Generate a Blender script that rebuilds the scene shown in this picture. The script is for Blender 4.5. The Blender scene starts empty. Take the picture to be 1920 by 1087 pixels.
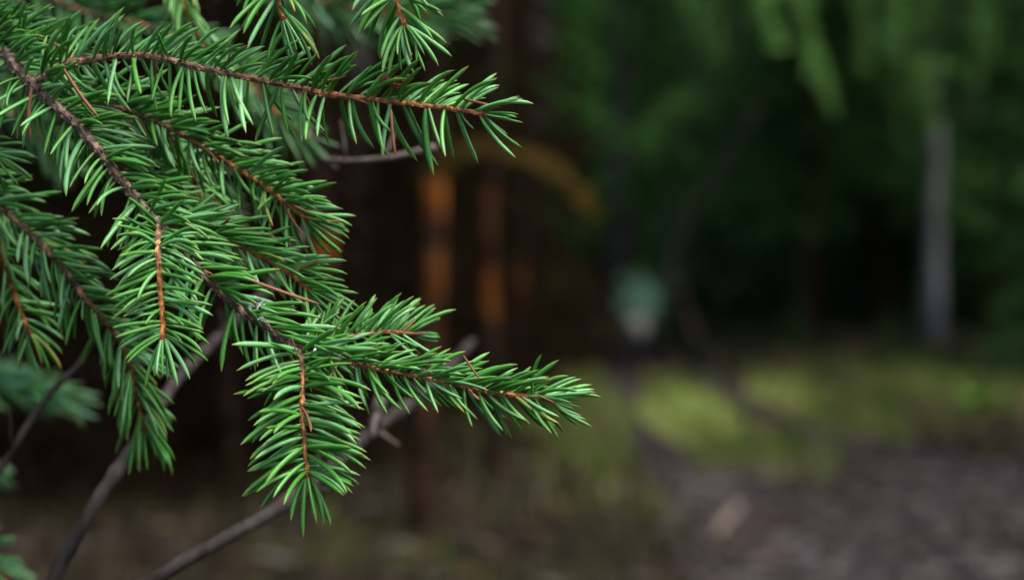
import bpy, math, random
import numpy as np
from mathutils import Vector, Matrix, noise
rng = np.random.default_rng(7)
random.seed(7)
S = bpy.context.scene
COL = S.collection
R = math.radians

# ------------------------------------------------------------------ camera
FPX, CX, CY = 4085.0, 960.0, 543.5
CAM_Z, PITCH = 0.9, R(1.59)
cd = bpy.data.cameras.new('camera')
cd.lens = 50; cd.sensor_width = 23.5; cd.clip_start = 0.02; cd.clip_end = 400
cd.dof.use_dof = True; cd.dof.focus_distance = 0.80; cd.dof.aperture_fstop = 4.5
cd.dof.aperture_blades = 0
cam = bpy.data.objects.new('camera', cd); COL.objects.link(cam)
cam.location = (0, 0, CAM_Z); cam.rotation_euler = (R(90) - PITCH, 0, 0)
S.camera = cam

# ------------------------------------------------------------------ light
SUN_EL, SUN_AZ = R(64), R(125)       # azimuth measured from +Y (view direction) clockwise
w = bpy.data.worlds.new('World'); S.world = w; w.use_nodes = True
nt = w.node_tree; nt.nodes.clear()
sky = nt.nodes.new('ShaderNodeTexSky'); sky.sky_type = 'NISHITA'; sky.sun_disc = False
sky.sun_elevation = SUN_EL; sky.sun_rotation = SUN_AZ
sky.air_density = 1.0; sky.dust_density = 4.0; sky.ozone_density = 1.0
bg = nt.nodes.new('ShaderNodeBackground'); bg.inputs['Strength'].default_value = 0.11
wo = nt.nodes.new('ShaderNodeOutputWorld')
nt.links.new(sky.outputs[0], bg.inputs[0]); nt.links.new(bg.outputs[0], wo.inputs[0])
sd = bpy.data.lights.new('sun', 'SUN'); sd.energy = 1.5; sd.angle = R(25); sd.color = (1.0, 0.95, 0.88)
sun = bpy.data.objects.new('sun', sd); COL.objects.link(sun)
sun.rotation_euler = Vector((math.sin(SUN_AZ) * math.cos(SUN_EL), math.cos(SUN_AZ) * math.cos(SUN_EL), math.sin(SUN_EL))).to_track_quat('Z', 'Y').to_euler()
sun.location = (3, -2, 12)
S.view_settings.view_transform = 'Standard'; S.view_settings.look = 'None'
S.view_settings.exposure = 1.95; S.view_settings.gamma = 1.0; S.view_settings.use_curve_mapping = False
S.cycles.max_bounces = 6; S.cycles.diffuse_bounces = 3; S.cycles.transmission_bounces = 2; S.cycles.glossy_bounces = 2
S.cycles.use_denoising = True

# ------------------------------------------------------------------ helpers
CO = np.array([0, 0, CAM_Z]); FW = np.array([0, math.cos(PITCH), -math.sin(PITCH)])
RT = np.array([1.0, 0, 0]); UP = np.array([0, math.sin(PITCH), math.cos(PITCH)])
def P(px, py, D):
    "the point of the place that lies D metres in front of the lens in the direction of a photo point"
    return CO + D * (FW + RT * (px - CX) / FPX + UP * (CY - py) / FPX)
def proj(p):
    d = p - CO; z = d @ FW
    return CX + FPX * (d @ RT) / z, CY - FPX * (d @ UP) / z, z
def ground_z(x, y):
    v = 0.05 * noise.noise((x * .35, y * .35, 1.3)) + .02 * noise.noise((x * 1.4, y * 1.4, 7.1))
    return v * min(1, max(0.15, (y - 1) / 6)) + 0.05 * max(0, (y - 18)) * .25
def G(px, py):
    "ground point seen at a photo point"
    D = 3.0
    for _ in range(900):
        q = P(px, py, D)
        if q[2] <= ground_z(q[0], q[1]): break
        D += 0.04
    q = P(px, py, D)
    return np.array([q[0], q[1], ground_z(q[0], q[1])])

def tag(o, label=None, cat=None, group=None, kind=None):
    if label: o['label'] = label
    if cat: o['category'] = cat
    if group: o['group'] = group
    if kind: o['kind'] = kind
    return o
def mesh(name, V, F, mat=None, smooth=True, attrs=None):
    V = np.asarray(V, dtype=np.float32); m = bpy.data.meshes.new(name)
    F = np.asarray(F) if not isinstance(F, list) else F
    if isinstance(F, np.ndarray):
        nf, k = F.shape
        m.vertices.add(len(V)); m.vertices.foreach_set('co', V.ravel())
        m.loops.add(nf * k); m.loops.foreach_set('vertex_index', F.astype(np.int32).ravel())
        m.polygons.add(nf); m.polygons.foreach_set('loop_start', np.arange(0, nf * k, k, dtype=np.int32))
        m.polygons.foreach_set('loop_total', np.full(nf, k, dtype=np.int32))
    else:
        m.from_pydata([tuple(v) for v in V.tolist()], [], F)
    if smooth: m.polygons.foreach_set('use_smooth', np.ones(len(m.polygons), dtype=bool))
    for an, av in (attrs or {}).items():
        a = m.attributes.new(an, 'FLOAT', 'POINT'); a.data.foreach_set('value', np.asarray(av, dtype=np.float32))
    m.update(calc_edges=True)
    if mat: m.materials.append(mat)
    return m
def link(name, data, parent=None, loc=None):
    o = bpy.data.objects.new(name, data); COL.objects.link(o)
    if parent: o.parent = parent
    if loc is not None: o.location = loc
    return o
def spline(pts, step):
    "Catmull-Rom through points (n,k), resampled about every step metres (k>=3; extra columns follow)"
    pts = np.asarray(pts, float); out = []
    n = len(pts)
    for i in range(n - 1):
        p0 = pts[max(i - 1, 0)]; p1 = pts[i]; p2 = pts[i + 1]; p3 = pts[min(i + 2, n - 1)]
        k = max(1, int(math.ceil(np.linalg.norm((p2 - p1)[:3]) / step)))
        for j in range(k):
            t = j / k
            out.append(.5 * ((2 * p1) + (-p0 + p2) * t + (2 * p0 - 5 * p1 + 4 * p2 - p3) * t * t + (-p0 + 3 * p1 - 3 * p2 + p3) * t ** 3))
    out.append(pts[-1]); return np.array(out)
def tube(path, rad, sides=10, rough=0.0, seed=0, cap=True):
    "V, F, along for a tube; rough is the relative bumpiness of its radius"
    path = np.asarray(path); n = len(path)
    T = np.gradient(path, axis=0); T /= np.linalg.norm(T, axis=1)[:, None] + 1e-12
    ref = np.array([0.13, .97, .2]); ref /= np.linalg.norm(ref)
    A = np.cross(T, ref); A /= np.linalg.norm(A, axis=1)[:, None] + 1e-9; B = np.cross(T, A)
    rr = np.random.default_rng(seed)
    V = []; 
    ang = np.arange(sides) / sides * 2 * math.pi
    rad = np.broadcast_to(rad, (n,))
    bump = rr.normal(0, 1, (n, sides)); bump = (bump + np.roll(bump, 1, 0) + np.roll(bump, 1, 1)) / 1.7
    rad2 = rad[:, None] * (1 + rough * bump)
    V = path[:, None, :] + rad2[:, :, None] * (np.cos(ang)[None, :, None] * A[:, None, :] + np.sin(ang)[None, :, None] * B[:, None, :])
    V = V.reshape(-1, 3)
    i = np.arange(n - 1)[:, None] * sides; j = np.arange(sides)[None, :]; j2 = (j + 1) % sides
    F = np.stack([i + j, i + j2, i + sides + j2, i + sides + j], -1).reshape(-1, 4)
    al = np.repeat(np.arange(n) / (n - 1), sides)
    if cap:
        c0 = len(V); V = np.vstack([V, path[0], path[-1] + T[-1] * rad[-1] * .6]); al = np.append(al, [0, 1])
        e = (n - 1) * sides
        Fc = [[c0, (k + 1) % sides, k, k] for k in range(sides)] + [[c0 + 1, e + k, e + (k + 1) % sides, e + (k + 1) % sides] for k in range(sides)]
        F = [list(f) for f in F.tolist()] + [f[:3] for f in Fc]
    return V, F, al

class NT:
    def __init__(s, name, rough=.8, spec=.3):
        s.m = bpy.data.materials.new(name); s.m.use_nodes = True; s.t = s.m.node_tree; s.t.nodes.clear()
        s.out = s.n('ShaderNodeOutputMaterial'); s.b = s.n('ShaderNodeBsdfPrincipled')
        s.b.inputs['Roughness'].default_value = rough; s.b.inputs['Specular IOR Level'].default_value = spec
        s.l(s.b.outputs[0], s.out.inputs[0])
    def n(s, ty, **k):
        x = s.t.nodes.new(ty)
        for a, v in k.items(): setattr(x, a, v)
        return x
    def l(s, a, b): s.t.links.new(a, b)
    def attr(s, name):
        a = s.n('ShaderNodeAttribute'); a.attribute_name = name; return a.outputs['Fac']
    def noise(s, scale, detail=4, coord='Object', stretch=None):
        tc = s.n('ShaderNodeTexCoord'); no = s.n('ShaderNodeTexNoise')
        no.inputs['Scale'].default_value = scale; no.inputs['Detail'].default_value = detail
        if stretch:
            mp = s.n('ShaderNodeMapping'); mp.inputs['Scale'].default_value = stretch
            s.l(tc.outputs[coord], mp.inputs[0]); s.l(mp.outputs[0], no.inputs[0])
        else: s.l(tc.outputs[coord], no.inputs[0])
        return no.outputs['Fac']
    def ramp(s, fac, stops):
        r = s.n('ShaderNodeValToRGB'); e = r.color_ramp.elements
        e[0].position, e[0].color = stops[0][0], (*stops[0][1], 1); e[1].position, e[1].color = stops[-1][0], (*stops[-1][1], 1)
        for p, c in stops[1:-1]:
            q = e.new(p); q.color = (*c, 1)
        s.l(fac, r.inputs[0]); return r.outputs[0]
    def mix(s, fac, a, b, mode='MIX'):
        m = s.n('ShaderNodeMixRGB', blend_type=mode)
        for sock, v in ((m.inputs[0], fac), (m.inputs[1], a), (m.inputs[2], b)):
            if isinstance(v, (int, float)): sock.default_value = v
            elif isinstance(v, tuple): sock.default_value = (*v, 1)
            else: s.l(v, sock)
        return m.outputs[0]
    def bump(s, h, strength=.5, dist=.01):
        b = s.n('ShaderNodeBump'); b.inputs['Strength'].default_value = strength; b.inputs['Distance'].default_value = dist
        s.l(h, b.inputs['Height']); s.l(b.outputs[0], s.b.inputs['Normal'])
    def color(s, c):
        if isinstance(c, tuple): s.b.inputs['Base Color'].default_value = (*c, 1)
        else: s.l(c, s.b.inputs['Base Color'])
    def translucent(s, c, f):
        t = s.n('ShaderNodeBsdfTranslucent'); mx = s.n('ShaderNodeMixShader'); mx.inputs[0].default_value = f
        if isinstance(c, tuple): t.inputs[0].default_value = (*c, 1)
        else: s.l(c, t.inputs[0])
        s.l(s.b.outputs[0], mx.inputs[1]); s.l(t.outputs[0], mx.inputs[2]); s.l(mx.outputs[0], s.out.inputs[0])

# ------------------------------------------------------------------ materials
def needle_material(name, hue=(1, 1, 1)):
    m = NT(name, .43, .45)
    h = lambda c: tuple(a * b for a, b in zip(c, hue))
    base = m.ramp(m.attr('tone'), [(0, h((.017, .095, .005))), (.35, h((.040, .200, .012))), (.7, h((.072, .285, .032))), (1, h((.14, .38, .14)))])
    nz = m.noise(900, 2)
    base = m.mix(.35, base, m.ramp(nz, [(.3, (.5, .5, .5)), (.7, (1, 1, 1))]), 'MULTIPLY')
    st = m.ramp(m.attr('stripe'), [(.55, (0, 0, 0)), (.98, (.22, .22, .22))])
    base = m.mix(st, base, h((.22, .38, .22)))
    tipf = m.ramp(m.attr('along'), [(.0, (.6, .6, .6)), (.06, (0, 0, 0)), (.84, (0, 0, 0)), (.95, (.55, .55, .55)), (1, (.9, .9, .9))])
    c = m.mix(tipf, base, h((.17, .21, .030)))
    m.color(c); m.bump(m.noise(2500, 2), .15, .0003)
    m.translucent(c, .10)
    return m.m
NEEDLE = needle_material('spruce needle')
def bark_material(name, old, mid, new, sc=350):
    m = NT(name, .85, .2)
    c = m.ramp(m.attr('age'), [(0, new), (.5, mid), (1, old)])
    f = m.noise(sc, 5)
    c = m.mix(1.0, c, m.ramp(f, [(.30, (.35, .33, .32)), (.5, (.9, .9, .9)), (.60, (1.7, 1.6, 1.5)), (.70, (3.0, 2.8, 2.6))]), 'MULTIPLY')
    m.color(c); m.bump(m.noise(sc * 2, 4), .8, .0006)
    return m.m
TWIG = bark_material('spruce twig bark', (.13, .092, .070), (.19, .105, .060), (.36, .125, .032))
def plain(name, stops, sc, rough=.9, stretch=None, bump=None, spec=0, attr=None, coord='Object'):
    m = NT(name, rough, spec); f = m.noise(sc, 6, coord, stretch); c = m.ramp(f, stops)
    if attr: c = m.mix(1.0, c, attr, 'MULTIPLY')
    m.color(c)
    if bump: m.bump(f, .7, bump)
    return m.m
DEADN = plain('dead needle', [(.3, (.12, .045, .025)), (.6, (.26, .12, .075)), (.8, (.42, .30, .24))], 220, .7)
BUDM = plain('bud scale', [(.3, (.10, .028, .014)), (.6, (.24, .09, .04)), (.8, (.4, .22, .15))], 900, .6)
LICHEN = plain('lichen', [(.3, (.30, .32, .28)), (.6, (.6, .63, .58)), (.8, (.08, .08, .08))], 700, .9)
STEMM = plain('bare stem bark', [(.25, (.012, .010, .009)), (.5, (.030, .026, .025)), (.65, (.047, .041, .038)), (.8, (.085, .075, .067))], 130, .85, (1, 1, .25), .002)

# ------------------------------------------------------------------ needle shapes shared by every foreground bough
NV = 30; NSEG = 9; NSIDE = 8
VARS = []
for v in range(NV):
    beta = R(rng.uniform(8, 46)); r0 = rng.uniform(.036, .043); tw = rng.uniform(-.25, .25)
    s = np.linspace(0, 1, NSEG + 1); b = beta * s ** rng.uniform(.8, 1.5)
    ds = 1 / NSEG
    x = np.concatenate([[0], np.cumsum(np.sin((b[1:] + b[:-1]) / 2)) * ds]); z = np.concatenate([[0], np.cumsum(np.cos((b[1:] + b[:-1]) / 2)) * ds])
    y = tw * s * s * .35
    prof = np.interp(s, [0, .06, .14, .8, .93, 1], [.50, .62, .95, .95, .62, .12])
    cen = np.stack([x, y, z], 1); Tn = np.gradient(cen, axis=0); Tn /= np.linalg.norm(Tn, axis=1)[:, None]
    Yv = np.array([0, 1, 0.]); X = np.cross(Yv[None], Tn); Y = np.cross(Tn, X)
    an = np.arange(NSIDE) / NSIDE * 2 * math.pi + rng.uniform(0, 1)
    V = (cen[:, None] + (prof * r0)[:, None, None] * (np.cos(an)[None, :, None] * X[:, None] * 1.1 + np.sin(an)[None, :, None] * Y[:, None] * .85)).reshape(-1, 3)
    i = np.arange(NSEG)[:, None] * NSIDE; j = np.arange(NSIDE)[None]; j2 = (j + 1) % NSIDE
    F = np.stack([i + j, i + j2, i + NSIDE + j2, i + NSIDE + j], -1).reshape(-1, 4)
    tone = float(np.clip(rng.normal(.52, .33), 0, 1))
    al = np.repeat(s, NSIDE)
    STRIPE = np.tile((np.arange(NSIDE) % 4 == 1).astype(float), NSEG + 1)
    VARS.append((V, F, al, tone, beta))
VM = [mesh('needle', V, F, NEEDLE, True, {'tone': np.full(len(V), tone), 'along': al, 'stripe': STRIPE}) for V, F, al, tone, _ in VARS]
YELLOWED = needle_material('yellowing spruce needle', (2.6, .95, .8))
for q_ in (3,): VM[q_].materials[0] = YELLOWED
VMD = [mesh('dead_needle', V, F, DEADN) for V, F, al, tone, _ in VARS[:6]]

MM = 0.80 / FPX        # metres that one photo pixel spans at the focus distance
def stem_mesh(tw, base):
    pts = np.array([[*P(p[0], p[1], p[2]), p[3] * MM, p[4]] for p in tw['pts']])
    sp = spline(pts, .0012)
    path, rad, age = sp[:, :3] - base, sp[:, 3], sp[:, 4]
    V, F, al = tube(path, rad, 9, .10, tw.get('seed', 1))
    nring = len(path); ageA = np.append(np.repeat(age, 9), [age[0], age[-1]])
    # leaf pegs: short raised cushions that spiral up the stem, one under each needle
    L = np.linalg.norm(np.diff(path, axis=0), axis=1).sum(); npeg = int(L / .00075)
    T = np.gradient(path, axis=0); T /= np.linalg.norm(T, axis=1)[:, None]
    rr = np.random.default_rng(tw.get('seed', 1) + 90)
    PV, PF, PA = [], [], []; vo = len(V)
    for k in range(npeg):
        f = k / npeg * (nring - 1); i = int(f); t = T[i]; c = path[i] + (path[min(i + 1, nring - 1)] - path[i]) * (f - i)
        a = np.cross(t, [.13, .97, .2]); a /= np.linalg.norm(a); b = np.cross(t, a); ph = k * 2.39996 + rr.normal(0, .25)
        o = math.cos(ph) * a + math.sin(ph) * b; s_ = np.cross(t, o); q = rad[i]
        wd = q * .28; ln = q * rr.uniform(.9, 1.5); h = q * rr.uniform(.25, .55)
        PV += [c + o * q * .85 - t * ln, c + o * q * .9 + s_ * wd, c + o * q * .9 - s_ * wd, c + o * (q + h) + t * ln * .15, c + o * q * .8 + t * ln * .35]
        v = vo + 5 * k; PF += [[v, v + 1, v + 3], [v, v + 3, v + 2], [v + 1, v + 4, v + 3], [v + 3, v + 4, v + 2]]; PA += [age[i]] * 5
    V = np.vstack([V, PV]); F = F + PF; ageA = np.append(ageA, PA)
    return mesh('twig', V, F, TWIG, False, {'age': ageA}), sp

def place_needles(tw, sp, rr):
    "list of (matrix 4x4 world, variant, score) for one twig"
    out = []
    path = sp[:, :3]; T = np.gradient(path, axis=0); T /= np.linalg.norm(T, axis=1)[:, None]
    seg = np.linalg.norm(np.diff(path, axis=0), axis=1); cum = np.concatenate([[0], np.cumsum(seg)]); L = cum[-1]
    for side in (1, -1):
        k = tw['up'] if side > 0 else tw['dn']
        dens, ln, a0, spread = k[:4]; lift = k[4] if len(k) > 4 else 0
        n = int(L / MM * dens * .84)
        for q in range(n):
            u_ = (q + rr.uniform(-.9, .9)) / n * L; u_ += .012 * L * math.sin(u_ * 900 + side) * rr.random()
            if u_ < 0 or u_ > L: continue
            i = int(np.clip(np.searchsorted(cum, u_), 1, len(path) - 1)); t = T[i]; c = path[i]
            view = (c - CO) / np.linalg.norm(c - CO)
            u = np.cross(t, view); u /= np.linalg.norm(u)
            if tw.get('flip'): u = -u
            if u @ UP < 0 and not tw.get('flip') and 'vert' not in tw: u = -u
            o3 = np.cross(u, t); o3 /= np.linalg.norm(o3)
            if o3 @ view > 0: o3 = -o3                  # towards the lens
            ph = rr.uniform(-1, 1) * R(spread) + R(lift)
            rad = side * math.cos(ph) * u + math.sin(ph) * o3
            # gentle crowding: needles at the tip lean forward more
            fr = u_ / L; a = R(rr.normal(a0, 8)) * (1 - .45 * max(0, (fr - .93) / .07) * tw.get('tipfan', 1))
            v = int(rr.integers(NV)); beta = VARS[v][4]
            if tw.get('wild') and rr.random() < .04: a = R(rr.uniform(20, 110))
            d = math.cos(a) * t + math.sin(a) * rad
            xx = t - (t @ d) * d; xx /= np.linalg.norm(xx)
            g = np.array([0, 0, -1.]) * tw.get('sag', .15); xx = xx + g; xx = xx - (xx @ d) * d; xx /= np.linalg.norm(xx)
            yy = np.cross(d, xx)
            le = .95 * ln * MM * (rr.uniform(.3, .6) if rr.random() < .04 else max(.6, rr.normal(1, .13))) * (1 if fr > .12 or not tw.get('short_base') else .8)
            th = 1.0 * (95 / ln) ** .5 * tw.get('thick', 1)
            M = np.eye(4); M[:3, 0] = xx * le * th; M[:3, 1] = yy * le * th; M[:3, 2] = d * le
            M[:3, 0] *= 1
            M[:3, 3] = c + rad * sp[i, 3] * .9
            x_, y_, z_ = proj(c + d * le * .5)
            vis = (-40 < x_ < 1960) and (-40 < y_ < 1127)
            facing = rad @ -view
            out.append((M, v, (1000 if vis else 0) + 100 * facing - 300 * abs(z_ - .8) + rr.uniform(0, 90)))
    # apical fan around the bud
    for q in range(tw.get('fan', 8)):
        t = T[-2]; view = (path[-1] - CO); view /= np.linalg.norm(view)
        u = np.cross(t, view); u /= np.linalg.norm(u); o3 = np.cross(u, t)
        ph = q / max(1, tw.get('fan', 8)) * 2 * math.pi + rr.uniform(-.3, .3); rad = math.cos(ph) * u + math.sin(ph) * o3
        a = R(rr.uniform(14, 50)); d = math.cos(a) * t + math.sin(a) * rad
        xx = t - (t @ d) * d; xx /= np.linalg.norm(xx); yy = np.cross(d, xx)
        le = tw.get('fanlen', tw['up'][1]) * MM * rr.uniform(.7, 1.05)
        M = np.eye(4); M[:3, 0] = xx * le; M[:3, 1] = yy * le; M[:3, 2] = d * le; M[:3, 3] = path[-1] + rad * sp[-1, 3] * .7
        out.append((M, int(rr.integers(NV)), 1100))
    return out

BUD_MESH = None
def bud_mesh():
    "a small egg of overlapping pointed scales, 1 unit long"
    V, F = [], []
    n = 26
    for k in range(n):
        f = k / n; ph = k * 2.4; z = .05 + .75 * f; r = .34 * math.sin(math.pi * (.25 + .7 * f)) + .02
        c, s = math.cos(ph), math.sin(ph); b = len(V); wd = .2 * (1 - .5 * f)
        V += [(c * r * .8 - s * wd, s * r * .8 + c * wd, z - .12), (c * r * .8 + s * wd, s * r * .8 - c * wd, z - .12), (c * (r + .06), s * (r + .06), z + .05), (c * r * .75, s * r * .75, z + .25)]
        F += [[b, b + 1, b + 2], [b, b + 2, b + 3], [b + 1, b + 3, b + 2]]
    b = len(V); m = 8
    for i, (z, r) in enumerate([(0, .2), (.25, .33), (.55, .28), (.85, .1)]):
        for j in range(m): V.append((r * math.cos(j * 2 * math.pi / m), r * math.sin(j * 2 * math.pi / m), z))
    for i in range(3):
        for j in range(m): F.append([b + i * m + j, b + i * m + (j + 1) % m, b + (i + 1) * m + (j + 1) % m, b + (i + 1) * m + j])
    return mesh('bud', V, F, BUDM, False)
BUD_MESH = bud_mesh()

def orient(pos, d, scale, spin=0):
    d = Vector(d).normalized(); q = d.to_track_quat('Z', 'X')
    return Matrix.Translation(Vector(pos)) @ q.to_matrix().to_4x4() @ Matrix.Rotation(spin, 4, 'Z') @ Matrix.Diagonal((*((scale,) * 3 if np.isscalar(scale) else scale), 1))

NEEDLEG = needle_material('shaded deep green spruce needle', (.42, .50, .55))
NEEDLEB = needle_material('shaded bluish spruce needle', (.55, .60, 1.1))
def bough(name, label, cat, twigs, single=300, group=None, dead=0, seed=3, mat=NEEDLE):
    rr = np.random.default_rng(seed)
    base = P(*twigs[0]['pts'][0][:3])
    root = link(name, None, loc=base); root.empty_display_size = .02
    tag(root, label, cat, group)
    allN = []
    for ti, tw in enumerate(twigs):
        tw['seed'] = seed * 17 + ti
        me, sp = stem_mesh(tw, base)
        to = link('twig', me, root)
        if tw.get('needles', True):
            for it in place_needles(tw, sp, rr): allN.append((it, to))
        if tw.get('bud', True):
            t = sp[-1, :3] - sp[-3, :3]
            b = link('bud', BUD_MESH, to); b.matrix_basis = orient(sp[-1, :3] - base - t * .6, t, sp[-1, 3] * 4.6)
        for q in range(tw.get('dead', 0)):
            i = int(rr.integers(5, len(sp) - 3)); t = sp[i + 1, :3] - sp[i - 1, :3]; t /= np.linalg.norm(t)
            d = t * rr.uniform(.5, 1.2) + rr.normal(0, .40, 3); 
            o = link('dead_needle', VMD[int(rr.integers(6))], to)
            o.matrix_basis = orient(sp[i, :3] - base + d / np.linalg.norm(d) * sp[i, 3] * .8 + np.array([0, -.001, 0]), d, rr.uniform(45, 85) * MM, rr.uniform(0, 6))
    allN.sort(key=lambda a: -a[0][2])
    TB = Matrix.Translation(Vector(-base))
    for (M, v, s), to in allN[:single]:
        o = link('needle', VM[v], to); o.matrix_basis = TB @ Matrix(M.tolist())
    rest = allN[single:]
    if rest:
        Vs, Fs, To, Al = [], [], [], []; off = 0
        for (M, v, s), to in rest:
            V, F, al, tone, _ = VARS[v]
            Vs.append(V @ M[:3, :3].T + M[:3, 3] - base); Fs.append(F + off); off += len(V); To.append(np.full(len(V), np.clip(tone + rr.normal(0, .08), 0, 1))); Al.append(al)
        o = link('needles', mesh('needles', np.vstack(Vs), np.vstack(Fs), mat, True, {'tone': np.concatenate(To), 'along': np.concatenate(Al), 'stripe': np.tile(STRIPE, len(rest))}), root)
        o['kind'] = 'stuff'
    return root

# ================================================================== SETTING
def ground_material():
    m = NT('forest floor', 1, 0)
    a = m.noise(1.1, 6); b = m.noise(9, 8); c3 = m.noise(55, 5)
    soil = m.ramp(b, [(.30, (.004, .003, .002)), (.5, (.011, .009, .007)), (.7, (.030, .023, .016))])
    moss = m.ramp(b, [(.3, (.011, .014, .005)), (.55, (.026, .031, .010)), (.75, (.048, .053, .018))])
    f = m.ramp(a, [(.54, (0, 0, 0)), (.70, (.8, .8, .8))])
    c = m.mix(f, soil, moss); c = m.mix(.5, c, m.ramp(c3, [(.3, (.4, .4, .4)), (.7, (1.3, 1.3, 1.3))]), 'MULTIPLY')
    m.color(c); m.bump(b, 1, .04); return m.m
# one sheet from behind the lens to beyond the wood
xs = np.concatenate([np.linspace(-70, -6, 22), np.linspace(-5.8, 5.8, 110), np.linspace(6, 70, 22)])
ys = np.concatenate([np.linspace(-40, 0, 12), np.linspace(.3, 24, 150), np.linspace(25, 110, 30)])
V = [(x, y, ground_z(x, y)) for y in ys for x in xs]
nx = len(xs); i = np.arange(len(ys) - 1)[:, None] * nx; j = np.arange(nx - 1)[None]
F = np.stack([i + j, i + j + 1, i + nx + j + 1, i + nx + j], -1).reshape(-1, 4)
tag(link('ground', mesh('ground', V, F, ground_material())), 'dark forest floor of soil, litter and moss', None, None, 'structure')

# the track: two worn ruts of grey-violet grit that join near the lens
pm = NT('track grit', 1, 0); pf = pm.noise(16, 6); pl_ = pm.noise(1.8, 5)
pc = pm.ramp(pf, [(.28, (.010, .009, .009)), (.5, (.023, .021, .022)), (.68, (.038, .035, .037)), (.8, (.068, .063, .066))])
pc = pm.mix(pm.ramp(pl_, [(.44, (0, 0, 0)), (.60, (.85, .85, .85))]), pc, pm.ramp(pf, [(.3, (.007, .006, .005)), (.55, (.018, .014, .012)), (.75, (.045, .036, .030))]))
pm.color(pc); pm.bump(pf, .7, .02); PATHM = pm.m
RUTS = []
def on_rut(x, y):
    return any(((c[:, 0] - x) ** 2 + (c[:, 1] - y) ** 2 < c[:, 3] ** 2).any() for c in RUTS)
def ribbon(pts):
    "pts: (px, py, half width m)"
    g = np.array([[*G(a, b), h] for a, b, h in pts]); sp = spline(g, .12); RUTS.append(sp); c = sp[:, :3]; T = np.gradient(c[:, :2], axis=0); T /= np.linalg.norm(T, axis=1)[:, None]
    Nn = np.stack([T[:, 1], -T[:, 0]], 1); V = []; K = 9
    for q in range(len(c)):
        for k in range(K):
            f = (k / (K - 1) * 2 - 1); e = 1 + .25 * noise.noise((c[q, 0] * 3 + k, c[q, 1] * 3, 4.)) if k in (0, K - 1) else 1
            xy = c[q, :2] + Nn[q] * f * sp[q, 3] * e
            V.append((xy[0], xy[1], ground_z(*xy) + .008 + .012 * (1 - f * f)))
    i = np.arange(len(c) - 1)[:, None] * K; j = np.arange(K - 1)[None]
    return np.array(V), np.stack([i + j, i + j + 1, i + K + j + 1, i + K + j], -1).reshape(-1, 4)
V1, F1 = ribbon([(1200, 636, .22), (1195, 655, .20), (1165, 700, .15), (1168, 745, .13), (1190, 800, .12), (1250, 860, .15), (1370, 930, .22), (1540, 1010, .34), (1720, 1120, .50), (1900, 1300, .6)])
tag(link('path', mesh('path', V1, F1, PATHM)), 'worn left rut of the forest track', None, None, 'structure')
V2, F2 = ribbon([(1215, 652, .15), (1270, 688, .15), (1350, 725, .14), (1410, 775, .14), (1520, 815, .16), (1700, 870, .28), (1900, 940, .55), (2150, 1030, .7)])
V2[:, 2] += .006
tag(link('path', mesh('path', V2, F2, PATHM)), 'right rut of the forest track', None, None, 'structure')

# moss hummocks between and beside the ruts
def moss_material(name, lo, mi, hi):
    m = NT(name, 1, 0); b = m.noise(14, 8); c = m.ramp(b, [(.3, lo), (.5, mi), (.72, hi)]); m.color(c); m.bump(m.noise(90, 5), 1, .012); return m.m
MOSSA = moss_material('bright moss', (.06, .08, .018), (.135, .17, .045), (.22, .26, .08))
MOSSB = moss_material('dull moss', (.014, .018, .006), (.038, .048, .015), (.085, .095, .034))
def moss(label, px, py, wx, wy, h, mat, seed):
    c = G(px, py); n, mrad = 40, 12; V = []; F = []
    for a in range(mrad + 1):
        f = a / mrad
        for b in range(n):
            th = b / n * 2 * math.pi; k = 1 + .25 * noise.noise((math.cos(th) * 1.5, math.sin(th) * 1.5, seed))
            x, y = c[0] + wx * f * k * math.cos(th), c[1] + wy * f * k * math.sin(th)
            z = ground_z(x, y) + h * (math.cos(f * math.pi / 2) ** .8) * (1 + .35 * noise.noise((x * 7, y * 7, seed))) - .02 * (f > .98)+.012
            V.append((x - c[0], y - c[1], z - c[2]))
    for a in range(mrad):
        for b in range(n): F.append([a * n + b, a * n + (b + 1) % n, (a + 1) * n + (b + 1) % n, (a + 1) * n + b])
    o = link('moss', mesh('moss', V, F, mat), loc=c); tag(o, label, 'moss', None, 'stuff')
    # tufts of short blades on the cushion
    return c
MOSS = [('long cushion of bright yellow-green moss between the two ruts', 1300, 782, .27, 1.75, .07, MOSSA, 1.0),
        ('yellow-green moss bank behind the right rut', 1470, 748, .20, 1.0, .06, MOSSA, 2.0),
        ('dull green moss strip right of the right rut', 1590, 800, .28, .8, .05, MOSSB, 3.0),
        ('dull moss left of the left rut', 1085, 765, .24, 2.4, .05, MOSSB, 4.0),
        ('dark green moss fringe in front of the bright cushion', 1400, 868, .30, .75, .04, MOSSB, 5.0),
        ('grey-green moss under the grey trunk', 1750, 720, .5, 1.6, .06, MOSSB, 6.0),
]
for a in MOSS: moss(*a)

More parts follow.
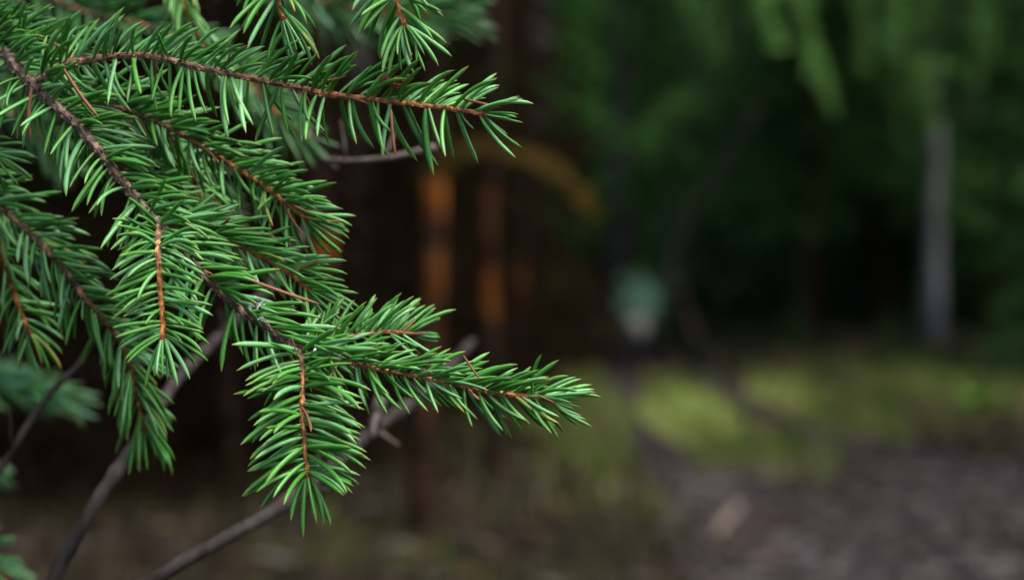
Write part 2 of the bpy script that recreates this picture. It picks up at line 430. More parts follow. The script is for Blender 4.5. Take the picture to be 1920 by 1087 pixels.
# blades, litter and twigs on the floor
def scatter(name, label, n, region, size, mats, kind, seed, lift=.01, upright=False, elong=3.0, dens=None):
    rr = np.random.default_rng(seed); V, F = [], []; MI = []; k = 0
    while k < n:
        x = rr.uniform(*region[0]); y = rr.uniform(*region[1])
        if dens and rr.random() > dens(x, y): continue
        if name in ('grass', 'weeds', 'undergrowth') and rr.random() < .93 and on_rut(x, y): continue
        s = rr.uniform(*size); a = rr.uniform(0, 2 * math.pi); z = ground_z(x, y) + lift
        ca, sa = math.cos(a), math.sin(a); b = len(V)
        if upright:
            h = s; wd = s * .07; ln = rr.uniform(-.4, .4) * h
            V += [(x - ca * wd, y - sa * wd, z - .01), (x + ca * wd, y + sa * wd, z - .01), (x + ca * wd * .7 + sa * ln * .4, y + sa * wd * .7 - ca * ln * .4, z + h * .6), (x + sa * ln, y - ca * ln, z + h)]
            F += [[b, b + 1, b + 2], [b, b + 2, b + 3]]
        else:
            t = rr.uniform(-.35, .35); wd = s / elong; q = rr.uniform(.2, .6)
            V += [(x - ca * s, y - sa * s, z), (x + sa * wd, y - ca * wd, z + wd * q), (x + ca * s, y + sa * s, z + s * t * .4 + .003), (x - sa * wd, y + ca * wd, z + wd * q * .5), (x, y, z + wd * .25)]
            F += [[b, b + 1, b + 4], [b + 1, b + 2, b + 4], [b + 2, b + 3, b + 4], [b + 3, b, b + 4]]
        k += 1
        MI.append(rr.integers(len(mats)))
    me = mesh(name, V, F, None, False)
    for m in mats: me.materials.append(m)
    per = 2 if upright else 4
    me.polygons.foreach_set('material_index', np.repeat(MI, per).astype(np.int32))
    return tag(link(name, me), label, name.replace('_', ' '), None, 'stuff')
def flat(name, c, rough=.9):
    m = NT(name, rough, .03); m.color(c); return m.m
LEAFS = [flat('brown leaf', (.065, .036, .02)), flat('dark leaf', (.035, .022, .015)), flat('tan leaf', (.13, .09, .055)), flat('grey leaf', (.09, .075, .07))]
GRAV = [flat('dark grit', (.022, .018, .020)), flat('grey grit', (.038, .035, .036)), flat('pale grit', (.09, .084, .084)), flat('brown grit', (.040, .026, .019))]
GRASS = [flat('grass blade', (.075, .12, .02)), flat('dark grass blade', (.03, .06, .012)), flat('straw blade', (.16, .14, .06))]
scatter('leaf_litter', 'fallen brown leaves and needles over the forest floor', 9000, ((-4, 6), (3.5, 24)), (.02, .06), LEAFS, 'stuff', 5)
def trackdens(x, y):
    px, py, D = proj(np.array([x, y, 0.]))
    return 1.0 if px > 1250 and py > 880 else .10
scatter('gravel', 'loose grey stones and grit on the near part of the track', 5000, ((.3, 3.0), (4.2, 10)), (.012, .034), GRAV, 'stuff', 6, .03, False, 1.4, trackdens)
MC = [(G(a[1], a[2]), a[3], a[4]) for a in MOSS]
def mossdens(x, y):
    d = max((math.exp(-(((x - c[0]) / wx) ** 2 + ((y - c[1]) / wy) ** 2)) for c, wx, wy in MC))
    return min(1, d + .012)
scatter('grass', 'short grass blades on the moss beside the ruts', 9000, ((-1, 4), (5, 20)), (.025, .09), GRASS, 'stuff', 8, .04, True, 3, mossdens)

UND = [flat('dim fern blade', (.030, .045, .016)), flat('brown stalk', (.060, .042, .028)), flat('dark blade', (.016, .024, .011))]
scatter('undergrowth', 'dim brown and green undergrowth along the forest edge', 24000, ((-2, 7), (11.8, 20)), (.04, .19), UND, 'stuff', 12, .02, True, 3, lambda x, y: np.clip((y - 11.5) / 5, 0, 1) * (0.0 if abs(x - (.62 + .05 * (y - 12))) < .28 else 1))
scatter('weeds', 'low brown weeds and dead stalks beside the track', 9000, ((-2.6, 4), (5, 13)), (.02, .09), [flat('brown weed', (.030, .022, .013)), flat('olive weed', (.028, .034, .012)), flat('pale stalk', (.075, .060, .042))], 'stuff', 13, .01, True)
# ------------------------------------------------------------------ background trees
BARKM = plain('grey tree bark', [(.25, (.030, .028, .026)), (.5, (.085, .080, .080)), (.75, (.16, .152, .150))], 9, .95, (3, 3, .6), .03)
BARKG = plain('pale grey tree bark', [(.25, (.07, .068, .068)), (.5, (.145, .145, .146)), (.75, (.23, .228, .228))], 9, .95, (3, 3, .6), .02)
BARKD = plain('dark brown tree bark', [(.25, (.008, .005, .004)), (.5, (.022, .014, .010)), (.75, (.05, .032, .022))], 9, .95, (3, 3, .6), .03)
def foliage_material(name, lo, hi, tr=.25, spec=.06):
    m = NT(name, .8, spec); c = m.ramp(m.attr('tone'), [(0, lo), (1, hi)]); m.color(c); m.translucent(c, tr); return m.m
FOL = foliage_material('dark spruce foliage', (.012, .045, .012), (.055, .150, .032))
FOLB = foliage_material('fresh spruce foliage', (.050, .13, .036), (.15, .31, .080))
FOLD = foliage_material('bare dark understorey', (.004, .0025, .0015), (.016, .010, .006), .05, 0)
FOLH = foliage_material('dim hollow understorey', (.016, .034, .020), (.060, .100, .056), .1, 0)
FOLY = foliage_material('yellowed spruce foliage', (.035, .024, .005), (.095, .062, .010))
DEADW = plain('dead twig wood', [(.3, (.03, .018, .012)), (.6, (.07, .045, .03)), (.8, (.12, .09, .07))], 30)

def spray_geo(path, halfw, rr, blade=.035, gap=.035, nb=16, droop=.25, width=.15):
    "blades of foliage along side shoots of one bough; path (n,3)"
    V, F, To = [], [], []
    T = np.gradient(path, axis=0); T /= np.linalg.norm(T, axis=1)[:, None] + 1e-9
    cum = np.concatenate([[0], np.cumsum(np.linalg.norm(np.diff(path, axis=0), axis=1))]); L = cum[-1]
    n = max(3, int(L / gap))
    for k in range(n):
        f = (k + .5) / n; i = min(len(path) - 1, int(np.searchsorted(cum, f * L))); c = path[i]; t = T[i]
        sv = np.cross(t, [0, 0, 1]); sv /= np.linalg.norm(sv) + 1e-9
        w_ = halfw * min(1, 2.2 * (1 - f) + .12) * min(1, f * 4 + .15) * rr.uniform(.7, 1.15)
        for sgn in (-1, 1):
            d = t * .6 + sv * sgn + rr.normal(0, .12, 3); d /= np.linalg.norm(d)
            tone = np.clip(.25 + .5 * f + rr.normal(0, .18), 0, 1)
            m = max(2, int(nb * w_ / halfw))
            ss = (np.arange(m) + rr.random(m)) / m
            B = c + d * (ss * w_)[:, None] + np.array([0, 0, -droop]) * (ss ** 2 * w_)[:, None]
            r3 = rr.normal(0, 1, (m, 3)); bd = d * .6 + r3 * .75; bd /= np.linalg.norm(bd, axis=1)[:, None]
            bw = np.cross(bd, rr.normal(0, 1, (m, 3))); bw /= np.linalg.norm(bw, axis=1)[:, None] + 1e-9
            bl = blade * rr.uniform(.7, 1.3, m)[:, None]
            o = len(V) * 1
            V.append(np.stack([B - bw * bl * width, B + bw * bl * width, B + bd * bl], 1).reshape(-1, 3)); To.append(np.full(3 * m, tone))
    return np.vstack(V), np.concatenate(To)
def bough_path(az, z0, ln, rise, droop, rr, n=9):
    s = np.linspace(0, 1, n); d = np.array([math.cos(az), math.sin(az)])
    side = np.array([-d[1], d[0]]) * rr.normal(0, .06) * ln
    xy = d[None] * (s * ln)[:, None] + side[None] * (s ** 2)[:, None]
    z = z0 + rise * ln * s - droop * ln * s ** 2 + .22 * droop * ln * s ** 4
    return np.column_stack([xy, z])
def crown_mesh(seed, h, zb, rmax, nb, blade, gap, bn, mat, width=.15):
    rr = np.random.default_rng(seed); Vs, Ts = [], []
    for k in range(nb):
        f = (k + rr.random()) / nb; z = zb + (h - zb) * f
        ln = max(.25, rmax * (1 - f) ** .75 * rr.uniform(.75, 1.1)); az = k * 2.4 + rr.normal(0, .3)
        p = bough_path(az, z, ln, rr.uniform(.0, .25), rr.uniform(.35, .75), rr)
        V, T_ = spray_geo(p, min(.45, ln * .3) * 1.1, rr, blade, gap, bn, .35, width); Vs.append(V); Ts.append(T_)
    V = np.vstack(Vs); F = np.arange(len(V)).reshape(-1, 3)
    return mesh('crown', V, F, mat, False, {'tone': np.concatenate(Ts)})
def trunk_mesh(seed, h, r, mat, lean=0, limbs=None):
    rr = np.random.default_rng(seed); n = 24; s = np.linspace(0, 1, n)
    path = np.column_stack([lean * h * s + .04 * np.sin(s * 5 + seed), .05 * np.sin(s * 4 + seed * 2), s * h - .05])
    rad = r * (1 - .85 * s) + r * .5 * np.exp(-s * h * 6)
    V, F, al = tube(path, rad, 14, .05, seed)
    V = [V]; off = len(V[0])
    for k in range(limbs or 0):     # dead snags and limbs
        f = rr.uniform(.03, .5); c = path[int(f * n)]; az = rr.uniform(0, 6.28); ln = rr.uniform(.3, .9)
        p = bough_path(az, 0, ln, rr.uniform(-.2, .3), .3, rr, 5) + c
        v, f2, _ = tube(p, np.linspace(.011, .003, 5), 5, .05, k); V.append(v); F += [[a + off for a in q] for q in f2]; off += len(v)
    return mesh('trunk', np.vstack(V), F, mat)
# crowns that trees share, two low dense crowns; trees share them
TALL = [crown_mesh(11, 15, 3.2, 2.3, 80, .075, .075, 12, FOL, .22), crown_mesh(12, 17, 2.2, 2.6, 90, .075, .075, 12, FOL, .22)]
LOW = [crown_mesh(21, 7.5, .25, 1.9, 95, .060, .060, 14, FOL, .24), crown_mesh(22, 6.0, .10, 1.7, 90, .060, .060, 14, FOL, .24)]
TT = [trunk_mesh(31, 15, .13, BARKD, 0, 22), trunk_mesh(32, 17, .15, BARKM, 0.004, 22)]
TL = [trunk_mesh(33, 7.3, .08, BARKD, 0, 8), trunk_mesh(34, 5.8, .07, BARKD, 0, 8)]
def tree(x, y, label, cm, tm, rz, sc=1.0, group=None, name='spruce_tree'):
    r = link(name, None, loc=(x, y, ground_z(x, y) - .03)); r.rotation_euler.z = rz; r.scale = (sc,) * 3
    tag(r, label, 'tree', group); link('trunk', tm, r); link('crown', cm, r); return r
rr = np.random.default_rng(77)
# forest edge behind the glade: dense low spruces with tall ones rising among them
spots = []
def ok(x, y, d): return all((x - a) ** 2 + (y - b) ** 2 > d * d for a, b in spots)
FE = 'spruces of the dark forest edge'
for x, y, k in [(-6.2, 17, 0), (-4.0, 19.5, 1), (-2.2, 17.4, 0), (-.5, 21.2, 1), (3.0, 21.4, 0), (3.9, 20.2, 1), (4.9, 18.4, 1), (6.9, 19.5, 0), (8.8, 18, 1),
                (.4, 25.5, 0), (2.4, 24.5, 1), (-1.3, 23, 1), (5.5, 23.5, 0), (-4.8, 24, 1), (3.3, 26, 1), (8, 24.5, 0), (-8, 22, 1), (7.4, 15.2, 1)]:
    spots.append((x, y)); tree(x, y, 'dense dark green spruce in the row of the far forest edge', LOW[k], TL[k], rr.uniform(0, 6.28), rr.uniform(.85, 1.25), FE)
for x, y, k in [(-5, 17, 0), (-3.2, 18.8, 1), (-1.2, 21.2, 0), (1.2, 24.3, 1), (3.9, 22.2, 0), (6.1, 20.6, 1), (7.9, 16.2, 0), (0.2, 22.6, 1), (4.3, 24.5, 0), (-7, 12.5, 1), (-4.4, 10.5, 0), (9, 21, 1), (-9, 18, 0)]:
    tree(x, y, 'tall dark spruce rising behind the low spruces of the forest edge', TALL[k], TT[k], rr.uniform(0, 6.28), rr.uniform(.9, 1.2), 'tall spruces behind the forest edge')
for x, y, k, l in [(4.6, 7.4, 1, 'tall spruce added for shade beside the near part of the track, right of it'), (6.4, 12.2, 0, 'tall spruce added for shade right of the grey trunk, standing nearer'), (5.4, 14.6, 1, 'tall spruce added for shade some way right of the grey trunk'), (-2.9, 4.6, 0, 'tall spruce added for shade on the left nearest to the bough'), (-4.1, 7.9, 1, 'tall spruce added for shade on the left behind the thicket'), (6.6, 4.2, 0, 'tall spruce added for shade far right, beside the camera'), (-1.2, 15.4, 1, 'tall spruce behind the thicket')]:
    tree(x, y, l, TALL[k], TT[k], rr.uniform(0, 6.28), 1.0, 'tall spruces around the glade')  # trees added right and left of the glade to shade ground and track
for q, (x, y) in enumerate([(-5.5, -4.5), (-1.8, -7.5), (2.4, -7.8), (6.8, -6.4), (-7.5, -.5), (7.2, -1.0), (-6.2, 3.0), (-3.6, -9.5), (4.8, -10.5), (.3, -11)]):  # unseen trees added behind the camera to cut low sky and frontal fill
    tree(x, y, 'unseen tall spruce added behind the camera to cut the low sky', TALL[q % 2], TT[q % 2], rr.uniform(0, 6.28), 1.05, 'unseen spruces added behind the camera to cut the low sky')
FOLM = foliage_material('mid green spruce foliage', (.015, .048, .014), (.066, .155, .038))
MID = [crown_mesh(91, 5.5, .15, 1.5, 85, .060, .060, 14, FOLM, .26), crown_mesh(92, 4.6, .1, 1.3, 80, .060, .060, 14, FOLM, .26)]
HIGH = [crown_mesh(93, 6.5, 1.25, 1.7, 95, .060, .060, 14, FOLM, .26), crown_mesh(94, 6.0, 1.1, 1.6, 90, .060, .060, 14, FOLM, .26)]
for x, y, c_, l in [(2.15, 15.8, HIGH[0], 'mid green young spruce hanging over the far end of the track'), (2.9, 17.2, HIGH[1], 'mid green young spruce with raised crown behind the leaning dead stem'), (-.9, 19.4, MID[0], 'mid green young spruce left of the far end of the track'), (3.9, 17.6, HIGH[0], 'young spruce with raised crown over the dark hollow left of the grey trunk'), (4.9, 16.8, HIGH[1], 'young spruce with raised crown just right of the grey trunk'), (-.75, 16.4, MID[1], 'mid green young spruce behind the rust-barked trunks'), (3.75, 12.4, MID[1], 'mid green young spruce at the right edge of the view')]:
    tree(x, y, l, c_, TL[0], rr.uniform(0, 6.28), 1.0)
for x, y, sc_, l in [(1.95, 15.0, .11, 'knee-high spruce seedling right of the far end of the track'), (.15, 14.6, .13, 'spruce seedling left of the far end of the track'), (2.9, 15.4, .13, 'spruce seedling in front of the dark hollow'), (3.7, 14.9, .12, 'spruce seedling just right of the foot of the grey trunk'), (2.45, 14.2, .08, 'smallest spruce seedling in front of the dark hollow'), (-.2, 13.2, .12, 'spruce seedling beside the rust-barked trunks'), (2.75, 12.2, .11, 'spruce seedling on the verge near the bright leafy plant')]:
    tree(x, y, l, MID[0], TL[0], rr.uniform(0, 6.28), sc_, 'spruce seedlings at the edge of the glade', 'spruce_seedling')
# the wood beyond reads as one mass
Vs, Ts = [], []
r2 = np.random.default_rng(5)
for q in range(230):
    a = r2.uniform(-1.0, 1.0) if q < 140 else r2.uniform(-.28, .28); d = r2.uniform(29, 60); cx, cy = math.sin(a) * d, math.cos(a) * d; hh = r2.uniform(9, 17); n = 900
    f = r2.random(n) ** 1.3; th = r2.uniform(0, 6.28, n); ra = 2.6 * (1 - f) * np.sqrt(r2.random(n)) + .1
    C = np.column_stack([cx + ra * np.cos(th), cy + ra * np.sin(th), f * hh + .5]); d3 = r2.normal(0, 1, (n, 3, 3)) * .22; d3[:, :, 2] *= .6
    Vs.append((C[:, None] + d3).reshape(-1, 3)); Ts.append(np.repeat(np.clip(r2.normal(.4, .2, n), 0, 1), 3))
V = np.vstack(Vs)
tag(link('far_wood', mesh('far_wood', V, np.arange(len(V)).reshape(-1, 3), FOL, False, {'tone': np.concatenate(Ts)})), 'dark spruce wood closing the view beyond the forest edge', 'forest', None, 'stuff')

# the grey trunk at the right with its fresh hanging boughs
gp = G(1742, 668)
gt = link('spruce_tree', None, loc=gp); tag(gt, 'slim pale grey trunk standing alone at the right edge of the glade', 'tree')
link('trunk', trunk_mesh(51, 14, .068, BARKG, .002, 10), gt)
def world_bough(parent, pts, halfw, mat, seed, blade=.05, gap=.03, nb=18, name='bough', stemr=.012, droop=.5, width=.2):
    base = np.array(parent.location) if parent else np.zeros(3)
    path = spline(np.array([P(*p) for p in pts]), .05) - base
    r_ = np.random.default_rng(seed); V, T_ = spray_geo(path, halfw, r_, blade, gap, nb, droop, width)
    o = link(name, mesh(name, V, np.arange(len(V)).reshape(-1, 3), mat, False, {'tone': T_}), parent)
    v, f, al = tube(path, np.linspace(stemr, stemr * .3, len(path)), 6, .05, seed)
    link('branch', mesh('branch', v, f, DEADW), o)
    return o
Dg = gp[1] - .3
cr = crown_mesh(52, 14, 5.2, 1.8, 60, .075, .08, 12, FOL, .22); link('crown', cr, gt)
# boughs that droop into the top right of the view
world_bough(gt, [(1760, -130, Dg), (1700, -60, Dg - .4), (1640, 60, Dg - .9), (1720, 130, Dg - 1.2), (1745, 245, Dg - 1.4)], .08, FOLB, 1, .06, .020, 22, width=.2)
world_bough(gt, [(1760, -200, Dg), (1600, -140, Dg - .8), (1500, 0, Dg - 1.6), (1530, 110, Dg - 1.8), (1560, 200, Dg - 1.9)], .08, FOLB, 2, .06, .020, 22, width=.2)
world_bough(gt, [(1760, -180, Dg), (1620, -100, Dg - .6), (1660, 0, Dg - 1.2), (1700, 110, Dg - 1.4), (1800, 125, Dg - 1.5)], .09, FOLB, 3, .06, .020, 22, width=.2)
world_bough(gt, [(1765, -150, Dg), (1850, -80, Dg - .6), (1850, 50, Dg - 1), (1830, 160, Dg - 1.1)], .09, FOLB, 4, .06, .020, 22, width=.2)
world_bough(gt, [(1765, -250, Dg), (1900, -120, Dg - .8), (1930, 60, Dg - 1), (1920, 260, Dg - 1.1)], .15, FOLM, 5, .07, .022, 24, width=.24)
world_bough(gt, [(1755, -160, Dg), (1740, -20, Dg - .5), (1790, 100, Dg - .7), (1765, 225, Dg - .8)], .14, FOLM, 7, .07, .022, 24, width=.24)
world_bough(gt, [(1755, -260, Dg), (1480, -240, Dg - 1), (1330, -80, Dg - 1.6), (1340, 110, Dg - 1.8)], .16, FOLM, 8, .07, .022, 24, width=.24)
world_bough(gt, [(1755, -260, Dg), (1550, -200, Dg - 1), (1430, -60, Dg - 1.8), (1460, 90, Dg - 2)], .09, FOLB, 6, .06, .020, 22, width=.2)

rb_ = np.random.default_rng(202)
for q in range(12):
    x0 = rb_.uniform(1280, 1930); y1 = rb_.uniform(40, 290) - (110 if x0 < 1450 else 0); dd = rb_.uniform(.4, 2.0); sl = rb_.uniform(-50, 50)
    world_bough(gt, [(1755, -280, Dg), ((1755 + x0) / 2, -230, Dg - dd * .5), (x0, -60 - rb_.uniform(0, 60), Dg - dd), (x0 + sl * .5, y1 * .45, Dg - dd - .1), (x0 + sl, y1, Dg - dd - .15)], rb_.uniform(.05, .09), FOLB if q % 2 == 0 else FOLM, 300 + q, .055, .022, 18, width=.2)
# two slim trunks with rust-orange bark behind the bough
m = NT('russet-patched bark', .95, 0); f = m.noise(26, 5, 'Object', (1, 1, .4))
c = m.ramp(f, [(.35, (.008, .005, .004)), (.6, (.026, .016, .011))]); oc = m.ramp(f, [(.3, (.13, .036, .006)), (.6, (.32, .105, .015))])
c = m.mix(m.attr('russet'), c, oc); m.color(c); m.bump(m.noise(60, 5), .8, .006); RUSSET = m.m
def slim(px, py, r, label, mat, seed, patches=(), h=9, lean=0.0):
    c = G(px, py); o = link('pine_tree', None, loc=c); tag(o, label, 'tree')
    r_ = np.random.default_rng(seed); z = np.concatenate([np.linspace(-.05, 2, 70), np.linspace(2.1, h, 20)])
    path = np.column_stack([lean * z + .012 * np.sin(z * 4 + seed), .02 * np.sin(z * 3 + seed), z])
    V, F, al = tube(path, r * (1 - .8 * z / h) + r * .4 * np.exp(-np.maximum(z, 0) * 8), 12, .07, seed)
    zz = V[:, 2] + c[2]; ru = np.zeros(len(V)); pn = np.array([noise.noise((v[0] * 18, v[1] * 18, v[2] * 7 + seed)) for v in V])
    for (y0, y1, amt) in patches:       # russet patches, given by the heights at which they begin and end
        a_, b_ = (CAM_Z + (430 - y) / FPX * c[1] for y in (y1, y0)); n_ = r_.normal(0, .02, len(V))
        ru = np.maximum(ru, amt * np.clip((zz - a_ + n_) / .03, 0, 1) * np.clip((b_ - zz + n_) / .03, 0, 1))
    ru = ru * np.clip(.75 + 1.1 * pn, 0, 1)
    link('trunk', mesh('trunk', V, F, mat, True, {'russet': ru}), o)
    link('crown', crown_mesh(seed + 5, h, h * .55, 1.3, 30, .08, .09, 10, FOL, .22), o); return o
slim(797, 1000, .034, 'slim trunk with rust-orange bark patches just right of the bough', RUSSET, 61, [(325, 425, .85), (462, 585, .28), (600, 760, .18)], lean=.02)
slim(918, 905, .032, 'slimmer rust-barked trunk, the one further right', RUSSET, 64, [(340, 470, .14), (492, 612, .42)], lean=.01)
slim(978, 790, .020, 'thin greyish trunk right of the rust-barked trunks', RUSSET, 66, [(490, 590, .25)], h=8)
slim(606, 985, .034, 'dark trunk with a russet patch half hidden behind the bough', RUSSET, 69, [(430, 485, .8)], h=8)

# thicket of bare, dark, dead-branched young trees behind the bough
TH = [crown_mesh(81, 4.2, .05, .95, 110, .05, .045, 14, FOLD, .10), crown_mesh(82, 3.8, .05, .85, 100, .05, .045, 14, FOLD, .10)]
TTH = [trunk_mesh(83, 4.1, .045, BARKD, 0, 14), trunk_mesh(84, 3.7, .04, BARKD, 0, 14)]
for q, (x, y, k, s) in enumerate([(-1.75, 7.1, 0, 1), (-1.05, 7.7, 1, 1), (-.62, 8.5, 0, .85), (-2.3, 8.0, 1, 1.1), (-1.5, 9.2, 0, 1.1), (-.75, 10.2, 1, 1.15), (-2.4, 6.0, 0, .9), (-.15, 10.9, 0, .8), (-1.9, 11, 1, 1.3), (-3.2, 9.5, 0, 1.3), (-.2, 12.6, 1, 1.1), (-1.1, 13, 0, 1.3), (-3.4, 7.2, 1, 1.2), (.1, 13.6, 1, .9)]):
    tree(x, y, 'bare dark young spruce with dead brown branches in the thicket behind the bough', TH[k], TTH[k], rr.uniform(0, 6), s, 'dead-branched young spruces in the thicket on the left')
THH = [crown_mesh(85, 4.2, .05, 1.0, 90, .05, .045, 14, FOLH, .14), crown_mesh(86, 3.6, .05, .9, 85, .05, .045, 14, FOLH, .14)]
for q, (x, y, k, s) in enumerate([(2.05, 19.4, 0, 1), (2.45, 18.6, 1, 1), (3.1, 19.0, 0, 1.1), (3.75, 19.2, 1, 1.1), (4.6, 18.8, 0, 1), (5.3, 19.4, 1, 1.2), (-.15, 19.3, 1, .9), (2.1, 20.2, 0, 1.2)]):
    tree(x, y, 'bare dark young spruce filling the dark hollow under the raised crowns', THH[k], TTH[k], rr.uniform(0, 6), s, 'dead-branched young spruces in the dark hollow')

# leaning dead stem in the middle distance
c0 = P(1262, 470, 14.5); c1 = P(1390, 255, 14.0); base = np.array([c0[0] + .25, c0[1] + .2, ground_z(c0[0], c0[1]) - .02])
pp = spline(np.array([base, c0 + [.08, 0, -.35], c0, c1, c1 + (c1 - c0) * .25]), .08)
v, f, al = tube(pp, np.linspace(.022, .014, len(pp)), 10, .12, 3)
o = link('dead_tree', mesh('dead_tree', v, f, plain('dead stem', [(.3, (.05, .035, .03)), (.6, (.14, .10, .09)), (.8, (.22, .17, .15))], 8))); tag(o, 'leaning brown dead stem at the forest edge in mid view', 'dead tree')

# far end of the track: bright gap, light put into added leaves and stone
c = G(1196, 636); st = []
bmv, bmf = [], []
for a in range(9):
    for b in range(14):
        th, ph = a / 8 * math.pi, b / 14 * 2 * math.pi; k = 1 + .22 * noise.noise((math.sin(th) * math.cos(ph) * 1.6, math.sin(th) * math.sin(ph) * 1.6, math.cos(th) * 2))
        bmv.append((.10 * k * math.sin(th) * math.cos(ph), .09 * k * math.sin(th) * math.sin(ph), .08 + .105 * k * math.cos(th)))
for a in range(8):
    for b in range(14): bmf.append([a * 14 + b, (a + 1) * 14 + b, (a + 1) * 14 + (b + 1) % 14, a * 14 + (b + 1) % 14])
o = link('gap_light_stone', mesh('gap_light_stone', bmv, bmf, plain('gap light stone', [(.3, (.42, .40, .38)), (.6, (.56, .53, .50)), (.8, (.66, .63, .60))], 9)), loc=c + [0, 0, 0]); tag(o, 'pale lump added in place of the bright opening at the far end of the track', 'stone')
sap = link('gap_light_sapling', None, loc=c + np.array([.02, .35, 0])); tag(sap, 'pale bluish-green leaves added in place of the bright forest opening above the stone', 'gap_light_sapling')
v, f, al = tube(np.array([[0, 0, -.02], [.01, 0, .2], [-.01, .01, .42], [.01, 0, .6]]), np.linspace(.008, .003, 4), 6); link('stem', mesh('stem', v, f, DEADW), sap)
rs = np.random.default_rng(8); n = 620; C = rs.normal(0, 1, (n, 3)) * [.085, .085, .095] + [.02, 0, .30]
ld = rs.normal(0, 1, (n, 3, 3)) * .018; v = (C[:, None] + ld).reshape(-1, 3)
link('leaves', mesh('leaves', v, np.arange(len(v)).reshape(-1, 3), foliage_material('gap light leaf', (.24, .46, .31), (.40, .66, .47), .4), False, {'tone': np.repeat(rs.random(n), 3)}), sap)['kind'] = 'stuff'

# bright low plant at the right
c = G(1835, 775); pl = link('plant', None, loc=c); tag(pl, 'small bright green leafy plant on the verge at the right', 'plant')
rs = np.random.default_rng(9)
for k in range(16):
    az = rs.uniform(0, 6.28); ln = rs.uniform(.10, .20); d = np.array([math.cos(az), math.sin(az), 0]); s_ = np.array([-d[1], d[0], 0])
    v = []; 
    for q in range(6):
        f = q / 5; cpt = d * ln * f * .8 + np.array([0, 0, ln * (1.2 * f - .7 * f * f)]); wv = .028 * math.sin(math.pi * (.08 + .9 * f))
        v += [cpt - s_ * wv + [0, 0, wv * .3], cpt, cpt + s_ * wv + [0, 0, wv * .3]]
    ff = []
    for q in range(5): ff += [[q * 3, q * 3 + 1, q * 3 + 4, q * 3 + 3], [q * 3 + 1, q * 3 + 2, q * 3 + 5, q * 3 + 4]]
    link('leaf', mesh('leaf', v, ff, foliage_material('fresh leaf', (.08, .24, .02), (.08, .24, .02)) if k == 0 else bpy.data.materials['fresh leaf']), pl)

# pale broken stick lying on the near track
a, b = G(1345, 1022), G(1442, 938); mid = (a + b) / 2
b = a + (b - a) / np.linalg.norm(b - a) * .42
path = spline(np.array([a + [0, 0, .03], a * .65 + b * .35 + [0, 0, .045], a * .3 + b * .7 + [0, 0, .05], b + [0, 0, .055]]) - a, .02)
v, f, al = tube(path, np.interp(np.linspace(0, 1, len(path)), [0, .1, .9, 1], [.006, .011, .013, .007]), 9, .08, 5)
o = link('stick', mesh('stick', v, f, plain('barkless wood', [(.3, (.08, .065, .05)), (.6, (.17, .14, .115)), (.8, (.24, .20, .17))], 25)), loc=a); tag(o, 'pale broken stick lying across the near track', 'stick')

